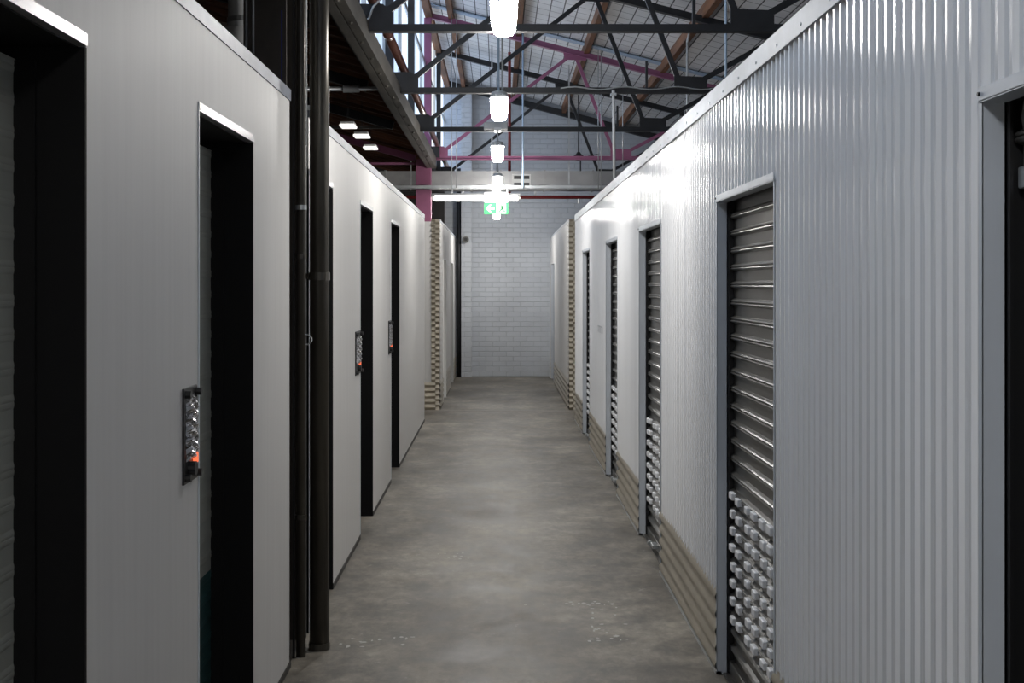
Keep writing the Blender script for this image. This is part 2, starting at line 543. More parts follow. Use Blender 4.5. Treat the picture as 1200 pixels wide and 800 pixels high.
wl2 = left_wall('wall_left_far', 6.066, CORN - 0.15, LD[2:], 'smooth pale grey panel wall with black doorways past the steel column', 'cap_left')
mk('end_return', bx(-3.0, XL, CORN - 0.15, CORN - 0.13, 0, HL), 'white_panel', wl2)
mk('end_return', bx(-1.3, XL, 5.51, 5.53, 0, HL), 'guide_black', wl1)  # black fill here and below stands in for the shade of the column gap
mk('end_return', bx(-1.3, XL, 5.98, 6.0, 0, HL), 'guide_black', wl2)
mk('back_sheet', bx(-1.32, -1.3, 5.5, 6.0, 0, HL), 'guide_black', wl2)
for nm, segs in (('baseboard_left', [(-4.1, 1.93), (2.80, 3.84), (4.70, 5.53)]), ('baseboard_left_far', [(6.95, 8.31), (9.15, 10.67), (11.58, CORN - 0.15)])):
    b = empty(nm, (XL, segs[0][0], 0), 'thin dark strip along the foot of the pale panel wall', 'baseboard', kind='structure')
    for a, c in segs:
        mk('strip', bx(XL - 0.01, XL + 0.004, a, c, 0, 0.028), 'base_dark', b)

def slat_profile(pitch, amp):
    # (depth towards the corridor, height): flat pan with a rounded bead on top
    return [(0.0, 0.0), (0.0, pitch * 0.56), (amp * 0.75, pitch * 0.63), (amp, pitch * 0.70), (amp * 0.9, pitch * 0.75), (amp * 0.62, pitch * 0.78), (amp * 0.9, pitch * 0.81), (amp, pitch * 0.86), (amp * 0.7, pitch * 0.92), (0.0, pitch)]

def slat_mesh(x, side, y0, y1, z, pitch, amp):
    pr = slat_profile(pitch, amp)
    V = [(x + side * d, y0, z + h) for d, h in pr] + [(x + side * d, y1, z + h) for d, h in pr]
    n = len(pr)
    return V, [(i, i + 1, n + i + 1, n + i) for i in range(n - 1)]

ordinal = ['nearest to the corridor entrance', '', '', '', '']
LLAB = ['black recessed doorway with light grey shutter, two doors before the steel column',
        'black recessed doorway with light grey shutter and lock plate, just before the steel column',
        'black recessed doorway half hidden by the dark downpipe, just past the steel column',
        'black recessed doorway with red-lit lock plate, second door past the steel column',
        'narrow looking black doorway with lock plate, last in the panel wall before the cross aisle']
DEP = 0.146
grey_src = teal_src = None
for i, (a, b) in enumerate(LD):
    d = empty('door_%d' % (i + 1), (XL, (a + b) / 2, 0), LLAB[i], 'door', kind='structure')
    for s, yy in ((1, a), (-1, b)):
        y0, y1 = (yy, yy + 0.012) if s > 0 else (yy - 0.012, yy)
        mk('jamb', bx(XL - DEP - 0.05, XL - 0.0005, y0 - (0.03 if s > 0 else 0), y1 + (0.03 if s < 0 else 0), 0, LZ) if False else bx(XL - DEP - 0.05, XL + 0.001, y0, y1, 0, LZ - 0.03), 'black_jamb', d)
        g0, g1 = (y1, y1 + 0.02) if s > 0 else (y0 - 0.012, y0)
        mk('guide_channel', bx(XL - DEP - 0.03, XL - DEP + 0.045, g0, g1, 0, LZ - 0.06), 'black_jamb', d)
    mk('head_lining', bx(XL - DEP - 0.05, XL - 0.02, a, b, LZ - 0.03, LZ - 0.012), 'black_jamb', d)
    mk('head_trim', bx(XL - 0.03, XL + 0.003, a, b, LZ - 0.026, LZ), 'head_steel', d)
    mk('jamb_trim', bx(XL - 0.012, XL + 0.003, a - 0.004, a + 0.006, 0, LZ), 'frame_steel', d)
    mk('back_sheet', bx(XL - DEP - 0.06, XL - DEP - 0.05, a - 0.05, b + 0.05, 0, LZ), 'black_jamb', d)
    pitch = 0.0705
    w = b - a
    for k in range(29):
        z = 0.03 + k * pitch
        src = teal_src if z < 0.58 else grey_src
        org = (XL - DEP, a, z)
        if src is None:
            o = mk('slat', slat_mesh(XL - DEP, 1, a + 0.005, a + 0.855, z, pitch, 0.002), 'teal' if z < 0.58 else 'curtain_grey', d, origin=org)
            if z < 0.58: teal_src = o
            else: grey_src = o
        else:
            o = copy_part(src, 'slat', d, org)
            o.scale = (1, w / 0.86, 1)

# lock plates on the left wall, beside each door
def lock_plate(y0, y1, label):
    z0, z1 = 1.045, 1.312
    ym = (y0 + y1) / 2
    t = empty('lock_plate', (XL, ym, z0), label, 'lock', 'lock plates beside the black doorways')
    mk('back_plate', bx(XL - 0.001, XL + 0.006, y0, y1, z0, z1, 0.002), 'black_plastic', t)
    # embossed steel face, slightly waisted
    V, F = [], []
    ny, nz = 7, 26
    r = random.Random(11)
    for j in range(nz + 1):
        for i in range(ny + 1):
            u, w_ = i / ny, j / nz
            e = min(u, 1 - u, (w_) * 3, (1 - w_) * 3)
            x = XL + 0.007 + min(0.011, e * 0.07) + 0.005 * math.sin(9 * u + 38 * w_) * min(1, e * 6) + r.uniform(-.0018, .0018)
            V.append((x, y0 + 0.018 + (y1 - y0 - 0.045) * u, z0 + 0.062 + (z1 - z0 - 0.085) * w_))
    for j in range(nz):
        for i in range(ny):
            a = j * (ny + 1) + i
            F.append((a, a + 1, a + ny + 2, a + ny + 1))
    mk('steel_face', (V, F), 'hammered', t)
    mk('knob', cyl((XL + 0.004, ym - 0.02, z0 + 0.04), (XL + 0.026, ym - 0.02, z0 + 0.04), 0.020, 14), 'guide_black', t)
    mk('indicator', bx(XL + 0.004, XL + 0.019, ym + 0.024, ym + 0.038, z0 + 0.050, z0 + 0.080, 0.003), 'orange_led', t)
    for yy in (y0 + 0.016, y1 - 0.016):
        for zz in (z0 + 0.018, z1 - 0.018):
            mk('bolt', cyl((XL + 0.004, yy, zz), (XL + 0.022, yy, zz), 0.011, 10), 'black_plastic', t)
    return t
lock_plate(3.645, 3.805, 'black lock plate with embossed steel face and orange light, before the steel column')
lock_plate(8.02, 8.29, 'black lock plate with red light beside the second doorway past the steel column')
lock_plate(10.42, 10.65, 'black lock plate with red light beside the last doorway before the cross aisle')

# ------------------------------------------------------------------ right unit wall, ribbed cladding
RD = [(1.34, 2.445), (4.31, 5.43), (7.34, 8.44), (10.02, 11.07), (13.10, 14.15)]
RZ = 1.94
KICK = 0.352
wr = mk('wall_right', bx(XR + 0.045, XR + 0.055, -4.1, -4.0, 0, HR), 'dark_wall')
tag(wr, 'glossy white ribbed metal wall of storage units with shutters', 'wall', kind='structure')
PITCH = 0.068
def ribbed(y0, y1, z0, z1, x=XR):
    # flat pans with narrow raised ribs, ribs stand towards the corridor
    ys = []
    k = math.floor(y0 / PITCH)
    while k * PITCH < y1 + PITCH:
        c = k * PITCH
        for dy, h in ((-0.0125, 0.0), (-0.0065, 0.0098), (0.0065, 0.0098), (0.0125, 0.0), (0.034 - 0.004, 0.0), (0.034, 0.0014), (0.034 + 0.004, 0.0)):
            ys.append((c + dy, h))
        k += 1
    pts = [(y0, 0.0)] + [(y, h) for y, h in ys if y0 < y < y1] + [(y1, 0.0)]
    V, F = [], []
    for y, h in pts:
        wob = 0.0012 * math.sin(y * 3.1) + 0.0008 * math.sin(y * 7.7)
        V += [(x - h + wob, y, z0), (x - h + wob, y, z1)]
    for i in range(len(pts) - 1):
        F.append((2 * i, 2 * i + 1, 2 * i + 3, 2 * i + 2))
    return V, F
def panels(parent, y0, y1, doors, x=XR, ztop_=HR, side=1):
    y = y0
    spans = []
    for a, b in doors:
        spans.append((y, a, KICK - 0.02)); spans.append((a, b, RZ)); y = b
    spans.append((y, y1, KICK - 0.02))
    for a, b, z0 in spans:
        n = max(1, round((b - a) / 0.78))
        for i in range(n):
            ya, yb = a + (b - a) * i / n, a + (b - a) * (i + 1) / n
            V, F = ribbed(ya, yb, z0, ztop_, x)
            if side < 0:
                V = [(-vx, vy, vz) for vx, vy, vz in V]
            mk('cladding_sheet', (V, F), 'rib_paint', parent)
panels(wr, -4.1, CORN, RD)
# backing sheet so that the units are closed behind the cladding
y = -4.1
for a, b in RD + [(CORN, CORN)]:
    mk('liner', bx(XR + 0.03, XR + 0.04, y, a - 0.0, 0, HR), 'dark_wall', wr)
    if b > a:
        mk('liner', bx(XR + 0.03, XR + 0.04, a, b, RZ + 0.03, HR), 'dark_wall', wr)
    y = b
# capping along the top
mk('cap_flashing', join(bx(XR - 0.014, XR - 0.011, -4.1, CORN, HR - 0.042, HR + 0.03), bx(XR - 0.014, XR + 0.07, -4.1, CORN, HR + 0.027, HR + 0.03), bx(XR - 0.017, XR - 0.012, -4.1, CORN, HR - 0.045, HR - 0.040)), 'cap_steel', wr)
scr = None
for i in range(40):
    y = 2.2 + i * 0.34
    o = copy_part(scr, 'screw', wr, (XR - 0.012, y, HR - 0.018)) if scr else mk('screw', cyl((XR - 0.011, y, HR - 0.018), (XR - 0.017, y, HR - 0.018), 0.005, 8), 'frame_steel', wr, origin=(XR - 0.012, y, HR - 0.018))
    scr = scr or o
# corrugated kick plates
def corr_sheet_y(x, y0, y1, z0, z1, pitch=0.0705, amp=0.016, side=-1):
    n = max(4, int(round((z1 - z0) / pitch * 8)))
    V, F = [], []
    for i in range(n + 1):
        z = z0 + (z1 - z0) * i / n
        d = amp * (0.5 - 0.5 * math.cos(2 * math.pi * (z - z0) / pitch))
        V += [(x + side * d, y0, z), (x + side * d, y1, z)]
    for i in range(n):
        F.append((2 * i, 2 * i + 1, 2 * i + 3, 2 * i + 2))
    return V, F
def corr_sheet_x(y, x0, x1, z0, z1, pitch=0.0705, amp=0.009, side=-1):
    V, F = corr_sheet_y(0, x0, x1, z0, z1, pitch, amp, side)
    return [(vy, y + vx, vz) for vx, vy, vz in V], F
y = -4.1
for a, b in RD + [(CORN, CORN)]:
    k = mk('kick_plate', corr_sheet_y(XR - 0.003, y, a, 0.0, KICK), 'tan_galv', wr, smooth=True)
    mk('foot_strip', bx(XR - 0.016, XR + 0.01, y, a, 0, 0.012), 'galv', wr)
    y = b
mk('end_return', bx(XR, 3.2, CORN - 0.02, CORN, 0, HR), 'white_panel', wr)

# roller doors
RLAB = ['opened roller door with dark interior, its frame near the corridor entrance',
        'dark steel roller door with large clear white blocks, fourth from the cross aisle',
        'dark steel roller door with white blocks, third from the cross aisle',
        'dark steel roller door with white blocks, second from the cross aisle',
        'narrow looking dark steel roller door with white blocks, last before the cross aisle']
CX = XR + 0.058
slat_src = block_src = None
PC = [0.11, 0.235, 0.43, 0.56, 0.72, 0.85, 0.98]
for i, (a, b) in enumerate(RD):
    d = empty('door_%d' % (i + 6), (XR, (a + b) / 2, 0), RLAB[i], 'door', kind='structure')
    # frame: reveals facing along the corridor, and a folded head flashing
    mk('jamb', join(bx(XR - 0.011, XR + 0.034, b, b + 0.012, 0, RZ), bx(XR - 0.012, XR - 0.009, b, b + 0.016, 0, RZ + 0.02)), 'frame_steel', d)
    mk('jamb', join(bx(XR - 0.011, XR + 0.034, a - 0.012, a, 0, RZ), bx(XR - 0.0085, XR - 0.006, a - 0.012, a, 0, RZ)), 'frame_steel', d)
    mk('head_flashing', join(bx(XR - 0.014, XR - 0.010, a - 0.012, b + 0.016, RZ - 0.002, RZ + 0.024), bx(XR - 0.014, XR + 0.034, a - 0.012, b + 0.012, RZ - 0.004, RZ)), 'frame_steel', d)
    mk('screw', cyl((XR - 0.013, b + 0.006, RZ + 0.012), (XR - 0.018, b + 0.006, RZ + 0.012), 0.004, 8), 'guide_black', d)
    mk('head_void', bx(XR + 0.034, XR + 0.34, a - 0.02, b + 0.02, RZ + 0.0, RZ + 0.02), 'guide_black', d)
    for s, yy in ((1, a), (-1, b)):
        y0, y1 = (yy - 0.002, yy + 0.016) if s > 0 else (yy - 0.016, yy + 0.002)
        mk('guide_channel', join(bx(XR + 0.034, XR + 0.040, y0, y1, 0, RZ), bx(XR + 0.040, CX + 0.03, y0 if s > 0 else y1 - 0.004, y0 + 0.004 if s > 0 else y1, 0, RZ)), 'guide_black', d)
    if i:
        mk('top_guard', bx(CX + 0.004, CX + 0.012, a, b, 1.84, RZ + 0.02), 'guide_black', d)
        mk('top_guard', bx(CX + 0.03, CX + 0.04, a - .02, b + .02, 0.0, RZ + 0.02), 'guide_black', d)
    w = b - a
    pitch = 0.0705
    if i == 0:
        mk('unit_wall', join(bx(XR + 0.04, 3.0, b + 0.002, b + 0.012, 0, HR), bx(3.0, 3.01, a - .6, b + .012, 0, HR), bx(XR + 0.04, 3.0, a - .61, a - .6, 0, HR), bx(XR + 0.04, 3.01, a - .61, b + .012, HR, HR + .01)), 'lamp_grey', d)
        drum = mk('drum', cyl((XR + 0.14, a + 0.02, 1.905), (XR + 0.14, b - 0.04, 1.905), 0.095, 22), 'curtain', d, smooth=False)
        mk('bottom_rail', bx(CX - 0.012, CX + 0.012, a + 0.02, b - 0.02, 1.775, 1.815, 0.004), 'galv', drum)
        mk('slat', slat_mesh(CX, -1, a + 0.016, b - 0.016, 1.815, pitch, 0.016), 'curtain', d)
        continue
    for k in range(26):
        z = 0.062 + k * pitch
        org = (CX, a, z)
        if slat_src is None:
            slat_src = mk('slat', slat_mesh(CX, -1, a + 0.016, a + 1.104, z, pitch, 0.017), 'curtain', d, origin=org)
        else:
            o = copy_part(slat_src, 'slat', d, org)
            o.scale = (1, w / 1.12, 1)
    mk('bottom_rail', join(bx(CX - 0.02, CX + 0.012, a + 0.012, b - 0.012, 0.004, 0.062, 0.004), bx(CX - 0.045, CX - 0.018, a + 0.012, b - 0.012, 0.004, 0.010)), 'curtain', d)
    lt = mk('latch', bx(CX - 0.055, CX - 0.02, b - 0.62, b - 0.50, 0.035, 0.055, 0.003), 'galv', d)
    mk('latch_eye', cyl((CX - 0.055, b - 0.5, 0.045), (CX - 0.055, b - 0.47, 0.045), 0.016, 12), 'galv', lt)
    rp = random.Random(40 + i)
    for r_ in range(8):  # rows of small white blocks set on the lower ribs
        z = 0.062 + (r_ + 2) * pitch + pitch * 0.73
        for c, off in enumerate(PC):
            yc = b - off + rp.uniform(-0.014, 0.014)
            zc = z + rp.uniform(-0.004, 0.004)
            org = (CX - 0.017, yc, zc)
            if block_src is None:
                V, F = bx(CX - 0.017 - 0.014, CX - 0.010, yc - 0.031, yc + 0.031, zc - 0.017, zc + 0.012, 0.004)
                block_src = mk('white_block', (V, F), 'block_white', d, origin=org, smooth=False)
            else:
                o = copy_part(block_src, 'white_block', d, org)
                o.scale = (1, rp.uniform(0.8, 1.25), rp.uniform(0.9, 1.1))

# faint unit mark on the ribbed wall between two shutters
t = empty('unit_mark', (XR, 11.75, 1.18), 'faint grey unit mark on the ribbed wall before the last shutter', 'sign')
for k, (yy, h) in enumerate(((11.45, .05), (11.56, .05), (11.67, .05), (11.78, .05), (11.89, .05), (11.98, .05))):
    mk('stroke', bx(XR - 0.0105, XR - 0.0085, yy, yy + 0.02, 1.17, 1.17 + h), 'label_grey', t)
mk('bar_line', bx(XR - 0.0105, XR - 0.0085, 11.45, 12.0, 1.222, 1.23), 'label_grey', t)

# ------------------------------------------------------------------ far blocks past the cross aisle
def far_block(side, xf, name, label, doors, xe):
    o = mk(name, bx(side * (xf + 0.04), side * (xf + 0.05), B2 + 0.1, END, 0, 2.40), 'dark_wall') if side > 0 else mk(name, bx(-(xf + 0.05), -(xf + 0.04), B2 + 0.1, END, 0, 2.40), 'dark_wall')
    tag(o, label, 'wall', kind='structure')
    s = side
    q = 0.105
    # folded corner of horizontal corrugated sheet
    A = corr_sheet_y(s * xf, B2, B2 + q, 0, 2.43, 0.0705, 0.016, -s)
    xa, xb = sorted((s * xf, s * (xf + q)))
    Bf = corr_sheet_x(B2, xa, xb, 0, 2.43, 0.0705, 0.016, -1)
    xm = (xa + xb) / 2
    Bf = corr_sheet_x(B2, xa, xm - 0.003, 0, 2.43, 0.0705, 0.016, -1)
    Bg = corr_sheet_x(B2 - 0.006, xm + 0.003, xb, -0.035, 2.43, 0.0705, 0.016, -1)
    Bg = ([(x_, y_, max(0.0, z_)) for x_, y_, z_ in Bg[0]], Bg[1])
    Bm = bx(xm - 0.006, xm + 0.006, B2 - 0.004, B2 + 0.01, 0, 2.43)
    mk('corrugated_corner', join(A, Bf, Bg, Bm), 'tan_galv', o, smooth=False)
    xa, xb = sorted((s * (xf + q), s * (xf + xe)))
    mk('end_panel', bx(xa, xb, B2, B2 + 0.02, KICK, 2.40), 'white_panel', o)
    mk('kick_plate', corr_sheet_x(B2, xa, xb, 0, KICK, 0.0705, 0.016, -1), 'tan_galv', o, smooth=True)
    y = B2 + q
    for a, b in doors + [(END, END)]:
        xa, xb = sorted((s * xf, s * (xf + 0.02)))
        mk('side_panel', bx(xa, xb, y, a, KICK, 2.40), 'white_panel', o)
        mk('kick_plate', corr_sheet_y(s * xf, y, a, 0, KICK, 0.0705, 0.016, -s), 'tan_galv', o, smooth=True)
        if b > a:
            mk('header_panel', bx(xa, xb, a, b, RZ, 2.40), 'white_panel', o)
        y = b
    xa, xb = sorted((s * (xf - 0.004), s * (xf + 0.06)))
    mk('cap_track', bx(xa, xb, B2, END, 2.40, 2.43), 'cap_steel', o)
    return o
FLD = [(17.85, 18.75), (20.5, 21.6)]
FRD = [(21.4, 22.5)]
far_block(-1, 0.76, 'wall_left_block', 'far block of units with corrugated corner beside the pink column', FLD, 2.0)
far_block(1, 0.893, 'wall_right_block', 'far block of units with corrugated corner past the ribbed wall', FRD, 2.0)
n = 11
for side, xf, ds in ((-1, 0.76, FLD), (1, 0.893, FRD)):
    for j, (a, b) in enumerate(ds):
        lab = {(-1, 0): 'dark far door in the left block beside the corrugated corner', (-1, 1): 'dark far door in the left block next to the vertical downpipe', (1, 0): 'dark far door in the right block beside the brick end wall'}[(side, j)]
        d = empty('door_%d' % n, (side * xf, (a + b) / 2, 0), lab, 'door', kind='structure')
        n += 1
        for yy in (a, b):
            xa, xb = sorted((side * (xf - 0.012), side * (xf + 0.03)))
            mk('jamb', bx(xa, xb, yy - 0.02, yy + 0.02, 0, RZ), 'white_plastic' if side < 0 else 'frame_steel', d)
        ssrc = None
        for k in range(26):
            z = 0.062 + k * 0.0705
            org = (side * (xf + 0.055), a, z)
            if ssrc is None:
                ssrc = mk('slat', slat_mesh(side * (xf + 0.055), -side, a + 0.02, b - 0.02, z, 0.0705, 0.017), 'curtain', d, origin=org)
            else:
                copy_part(ssrc, 'slat', d, org)
        xa, xb = sorted((side * (xf + 0.04), side * (xf + 0.06)))
        mk('bottom_rail', bx(xa, xb, a + 0.02, b - 0.02, 0.0, 0.062), 'curtain', d)
        mk('top_guard', bx(xa, xb, a, b, 0.062 + 26 * 0.0705, RZ), 'guide_black', d)

# ------------------------------------------------------------------ steel column, downpipes, duct by the left wall
c = empty('steel_column', (-0.98, 5.76, 0), 'dark brown steel column standing between two panel walls', 'column')
mk('flange', bx(-1.075, -0.895, 5.56, 5.575, 0, 5.05), 'brown_steel', c)
mk('flange', bx(-1.075, -0.895, 5.90, 5.915, 0, 5.05), 'brown_steel', c)
mk('web', bx(-0.995, -0.975, 5.575, 5.90, 0, 5.05), 'brown_steel', c)
mk('tape_line', bx(-0.916, -0.912, 5.556, 5.56, 0.9, 2.75), 'blue_tape', c)
mk('base_plate', bx(-1.10, -0.885, 5.55, 5.93, 0, 0.015), 'brown_steel', c)

t = empty('downpipe', (-0.79, 5.81, 0), 'thick dark metal downpipe rising from floor to roof', 'pipe')
mk('pipe', cyl((-0.79, 5.81, 0), (-0.79, 5.81, 4.95), 0.043, 24), 'pipe_dark', t, smooth=True)
for z in (1.635, 3.4):
    cpl = mk('clamp', cyl((-0.79, 5.81, z - 0.017), (-0.79, 5.81, z + 0.017), 0.047, 24), 'pipe_dark', t)
    mk('clamp_arm', bx(-0.90, -0.83, 5.80, 5.82, z - 0.012, z + 0.012), 'pipe_dark', cpl)
for z in (2.37,):
    mk('clip', bx(-0.838, -0.826, 5.765, 5.775, z - 0.01, z + 0.01), 'galv', t)
mk('floor_collar', cyl((-0.79, 5.81, 0), (-0.79, 5.81, 0.03), 0.047, 24), 'pipe_dark', t)
t = empty('conduit_pipe', (-0.853, 5.69, 0), 'slim dark conduit clipped beside the thick downpipe', 'pipe')
mk('pipe', cyl((-0.853, 5.69, 0), (-0.853, 5.69, 4.95), 0.021, 16), 'pipe_dark', t, smooth=True)
mk('pipe_liner', bx(-0.885, -0.875, 5.66, 5.67, 0, 4.9), 'guide_black', t)
for z in (1.93, 1.72, 0.6):
    mk('clip', cyl((-0.853, 5.69, z - 0.01), (-0.853, 5.69, z + 0.01), 0.026, 16), 'galv' if z > 1.9 else 'pipe_dark', t)
hk = [(-0.832 + 0.028 * math.sin(math.pi * k / 8), 5.67, 1.385 - 0.022 * (1 - math.cos(math.pi * k / 8)) + 0.0) for k in range(9)]
mk('hook', tube_path(hk, 0.004, 6), 'galv', t)
t = empty('slim_pipe', (-0.838, 5.73, 2.2), 'thin pale conduit against the upper downpipe', 'pipe')
mk('pipe', cyl((-0.838, 5.73, 2.2), (-0.838, 5.73, 4.9), 0.006, 8), 'pale_pipe', t, smooth=True)
mk('clip', bx(-0.86, -0.832, 5.72, 5.74, 2.45, 2.47), 'galv', t)
t = empty('round_duct', (-1.28, 6.6, 2.2), 'round grey duct rising behind the near panel wall', 'duct')
mk('duct', cyl((-1.28, 6.6, 2.2), (-1.28, 6.6, 2.87), 0.10, 24), 'pale_pipe', t, smooth=True)
mk('duct', cyl((-1.27, 6.6, 2.87), (-1.27, 6.6, 3.35), 0.082, 24), 'pale_pipe', t, smooth=True)
mk('band', cyl((-1.27, 6.6, 2.90), (-1.27, 6.6, 2.925), 0.087, 24), 'galv', t)
for x, lab in ((-1.062, 'thin conduit beside the round duct, further from the column'), (-1.033, 'thin conduit beside the steel column flange')):
    o = mk('conduit', cyl((x, 5.55, 2.37), (x, 5.55, 5.0), 0.006, 8), 'galv', origin=(x, 5.55, 2.37), smooth=True)
    tag(o, lab, 'pipe', 'conduits by the steel column')

# ------------------------------------------------------------------ pink column and valley beam
t = empty('pink_column', (-0.967, 17.0, 0), 'pink painted steel column rising past the panel wall', 'column')
mk('shaft', bx(-1.068, -0.872, 16.91, 17.09, 0, 3.20, 0.006), 'pink', t)
mk('upper_post', bx(-1.0, -0.872, 16.97, 17.09, 3.20, 5.02, 0.004), 'pink', t)
mk('gusset', bx(-0.90, -0.76, 16.90, 16.912, 3.22, 3.36), 'black_steel', t)
t = empty('valley_beam', (-0.86, 6, 3.05), 'grey brown double channel beam carrying the truss ends', 'beam')
mk('channel', join(bx(-0.925, -0.870, -4.1, 16.95, 3.085, 3.10), bx(-0.885, -0.870, -4.1, 16.95, 3.10, 3.22)), 'beam_grey', t)
mk('channel', join(bx(-0.862, -0.806, -4.1, 16.95, 3.085, 3.10), bx(-0.820, -0.806, -4.1, 16.95, 3.10, 3.22)), 'beam_grey', t)
mk('packer', bx(-0.87, -0.862, -4.1, 16.95, 3.10, 3.16), 'black_steel', t)
bs = None
for k in range(16):
    y = 6.3 + k * 0.6
    o = copy_part(bs, 'bolt', t, (-0.85, y, 3.085)) if bs else mk('bolt', cyl((-0.84, y, 3.086), (-0.84, y, 3.072), 0.012, 8), 'beam_grey', t, origin=(-0.85, y, 3.085))
    bs = bs or o
# brown pipe above the beam
t = empty('brown_pipe', (-0.80, 6.1, 3.4), 'red brown pipe running above the valley beam', 'pipe')
mk('pipe', cyl((-0.80, 6.1, 3.40), (-0.80, 22.9, 3.40), 0.034, 16), 'copper_brown', t, smooth=True)
for y in (9.5, 12.2, 14.9, 17.6):
    mk('coupling', cyl((-0.80, y, 3.40), (-0.80, y + 0.08, 3.40), 0.039, 16), 'copper_brown', t)

# ------------------------------------------------------------------ roof trusses
def truss(y, zc, mat, label, sp=1.0):
    r = empty('roof_truss', (-0.85, y, zc), label, 'truss', 'sloping roof trusses')
    zt = lambda x: ztop(x)
    mk('bottom_chord', tee((-0.93, y, zc), (6.1, y, zc), 0.075, 0.05), mat, r)
    mk('top_chord', tee((-0.93, y, zt(-0.93)), (6.1, y, zt(6.1)), 0.085, 0.075), mat, r)
    def web(xa, za, xb, zb, w=0.042):
        mk('web_member', bar((xa, y + 0.02, za), (xb, y + 0.02, zb), 0.03, w * sp), mat, r)
    web(-0.755, zc + 0.06, 0.92, zt(0.92) - 0.05)
    web(1.475, zc + 0.07, 0.985, zt(0.985) - 0.05)
    web(1.63, zc + 0.07, 3.0, zt(3.0) - 0.04)
    web(3.06, zt(3.06) - 0.04, 3.75, zc + 0.04)
    if mat == 'black_steel':
        mk('end_post', bx(-0.93, -0.865, y - 0.03, y + 0.05, zc - 0.05, zt(-0.9)), mat, r)
        mk('stub', bx(1.195, 1.215, y, y + 0.02, zc, zc + 0.24), mat, r)
    def gus(pts):
        V = [(x, y - 0.006, z) for x, z in pts] + [(x, y + 0.006, z) for x, z in pts]
        k = len(pts)
        F = [tuple(range(k)), tuple(range(2 * k - 1, k - 1, -1))] + [(i, (i + 1) % k, k + (i + 1) % k, k + i) for i in range(k)]
        mk('gusset', (V, F), mat, r)
    gus([(-0.88, zc - 0.02), (-0.66, zc - 0.02), (-0.66, zc + 0.10), (-0.72, zc + 0.15), (-0.88, zc + 0.15)])
    gus([(1.43, zc - 0.015), (1.70, zc - 0.015), (1.70, zc + 0.11), (1.43, zc + 0.12)])
    zz = zt(0.95)
    gus([(0.82, zz + 0.02), (1.12, zz - 0.05), (1.12, zz - 0.11), (0.84, zz - 0.10)])
    return r
truss(8.18, 3.183, 'black_steel', 'black steel truss crossing in front of the largest hanging lamp')
truss(10.81, 3.183, 'black_steel', 'black steel truss above the second hanging lamp, cable along its chord')
truss(13.48, 3.180, 'black_steel', 'black steel truss carrying the grey box above a hanging lamp')
truss(17.0, 3.223, 'pink', 'pink painted steel truss ending at the pink column')
truss(19.6, 3.190, 'black_steel', 'black steel truss behind the galvanised duct')

# cable along the second truss chord
pts = []
for k in range(22):
    x = 0.5 + k * 0.06
    pts.append((x, 10.765, 3.195 + 0.012 * math.sin(k * 0.9)))
o = mk('loose_cable', tube_path(pts, 0.006, 6), 'galv', origin=(0.5, 10.77, 3.19))
tag(o, 'pale cable draped along the black truss chord', 'cable')
pts = [(-0.62 - 0.02 * k + 0.05 * math.sin(k * .5), 8.1, 3.24 + 0.035 * k) for k in range(9)]
o = mk('loose_cable', tube_path([(-0.85, 8.12, 3.2), (-0.80, 8.12, 3.23), (-0.775, 8.12, 3.30), (-0.74, 8.12, 3.34), (-0.62, 8.12, 3.42), (-0.5, 8.12, 3.46)], 0.007, 6), 'galv', origin=(-0.85, 8.12, 3.2))
tag(o, 'pale cable curling over the end of the nearest black truss', 'cable')

# low bay rafters
for y, m in ((8.18, 'black_steel'), (10.81, 'black_steel'), (13.48, 'black_steel'), (17.0, 'pink')):
    lab = {8.18: 'dark rafter in the low bay opposite the nearest truss', 10.81: 'dark rafter in the low bay level with the second truss', 13.48: 'dark rafter in the low bay level with the third truss', 17.0: 'pink rafter in the low bay meeting the pink column'}[y]
    r = empty('rafter', (-1.0, y, 3.2), lab, 'beam', 'rafters of the low side bay')
    mk('sloping_member', bar((-4.9, y, zl(-4.9) - 0.10), (-1.08, y, zl(-1.08) - 0.13), 0.07, 0.085), m, r)
    mk('tie', bar((-4.9, y, 3.15 if m == 'pink' else 3.2), (-1.08, y, 3.15 if m == 'pink' else 3.2), 0.03, 0.03), 'pink' if m == 'pink' else 'brown_steel', r)
o = empty('grey_conduit', (-1.7, 10.6, 3.16), 'grey jointed conduit crossing the dark low bay', 'pipe')
mk('pipe', cyl((-4.0, 10.6, 3.13), (-0.95, 10.6, 3.17), 0.018, 10), 'galv', o, smooth=True)
mk('joint', cyl((-1.25, 10.6, 3.167), (-1.12, 10.6, 3.168), 0.032, 10), 'lamp_grey', o)
for k, (x, y, z, w) in enumerate(((-1.50, 11.0, 3.05, 0.10), (-1.37, 12.0, 3.02, 0.14), (-1.34, 12.9, 3.03, 0.15), (-1.42, 14.6, 3.09, 0.15))):
    o = empty('bay_lamp', (x, y, z), 'small white lamp hanging in the dark low bay', 'lamp', 'white lamps in the low bay')
    mk('diffuser', bx(x - w / 2, x + w / 2, y - 0.10, y + 0.10, z + 0.0, z + 0.025, 0.008), 'bay_lamp', o)
    mk('tray', bx(x - w / 2 + .01, x + w / 2 - .01, y - 0.10, y + 0.10, z + 0.025, z + 0.045), 'white_plastic', o)
    for yy in (y - 0.06, y + 0.06):
        mk('rod', cyl((x, yy, z + 0.04), (x, yy, zl(x)), 0.002, 6), 'black_steel', o)

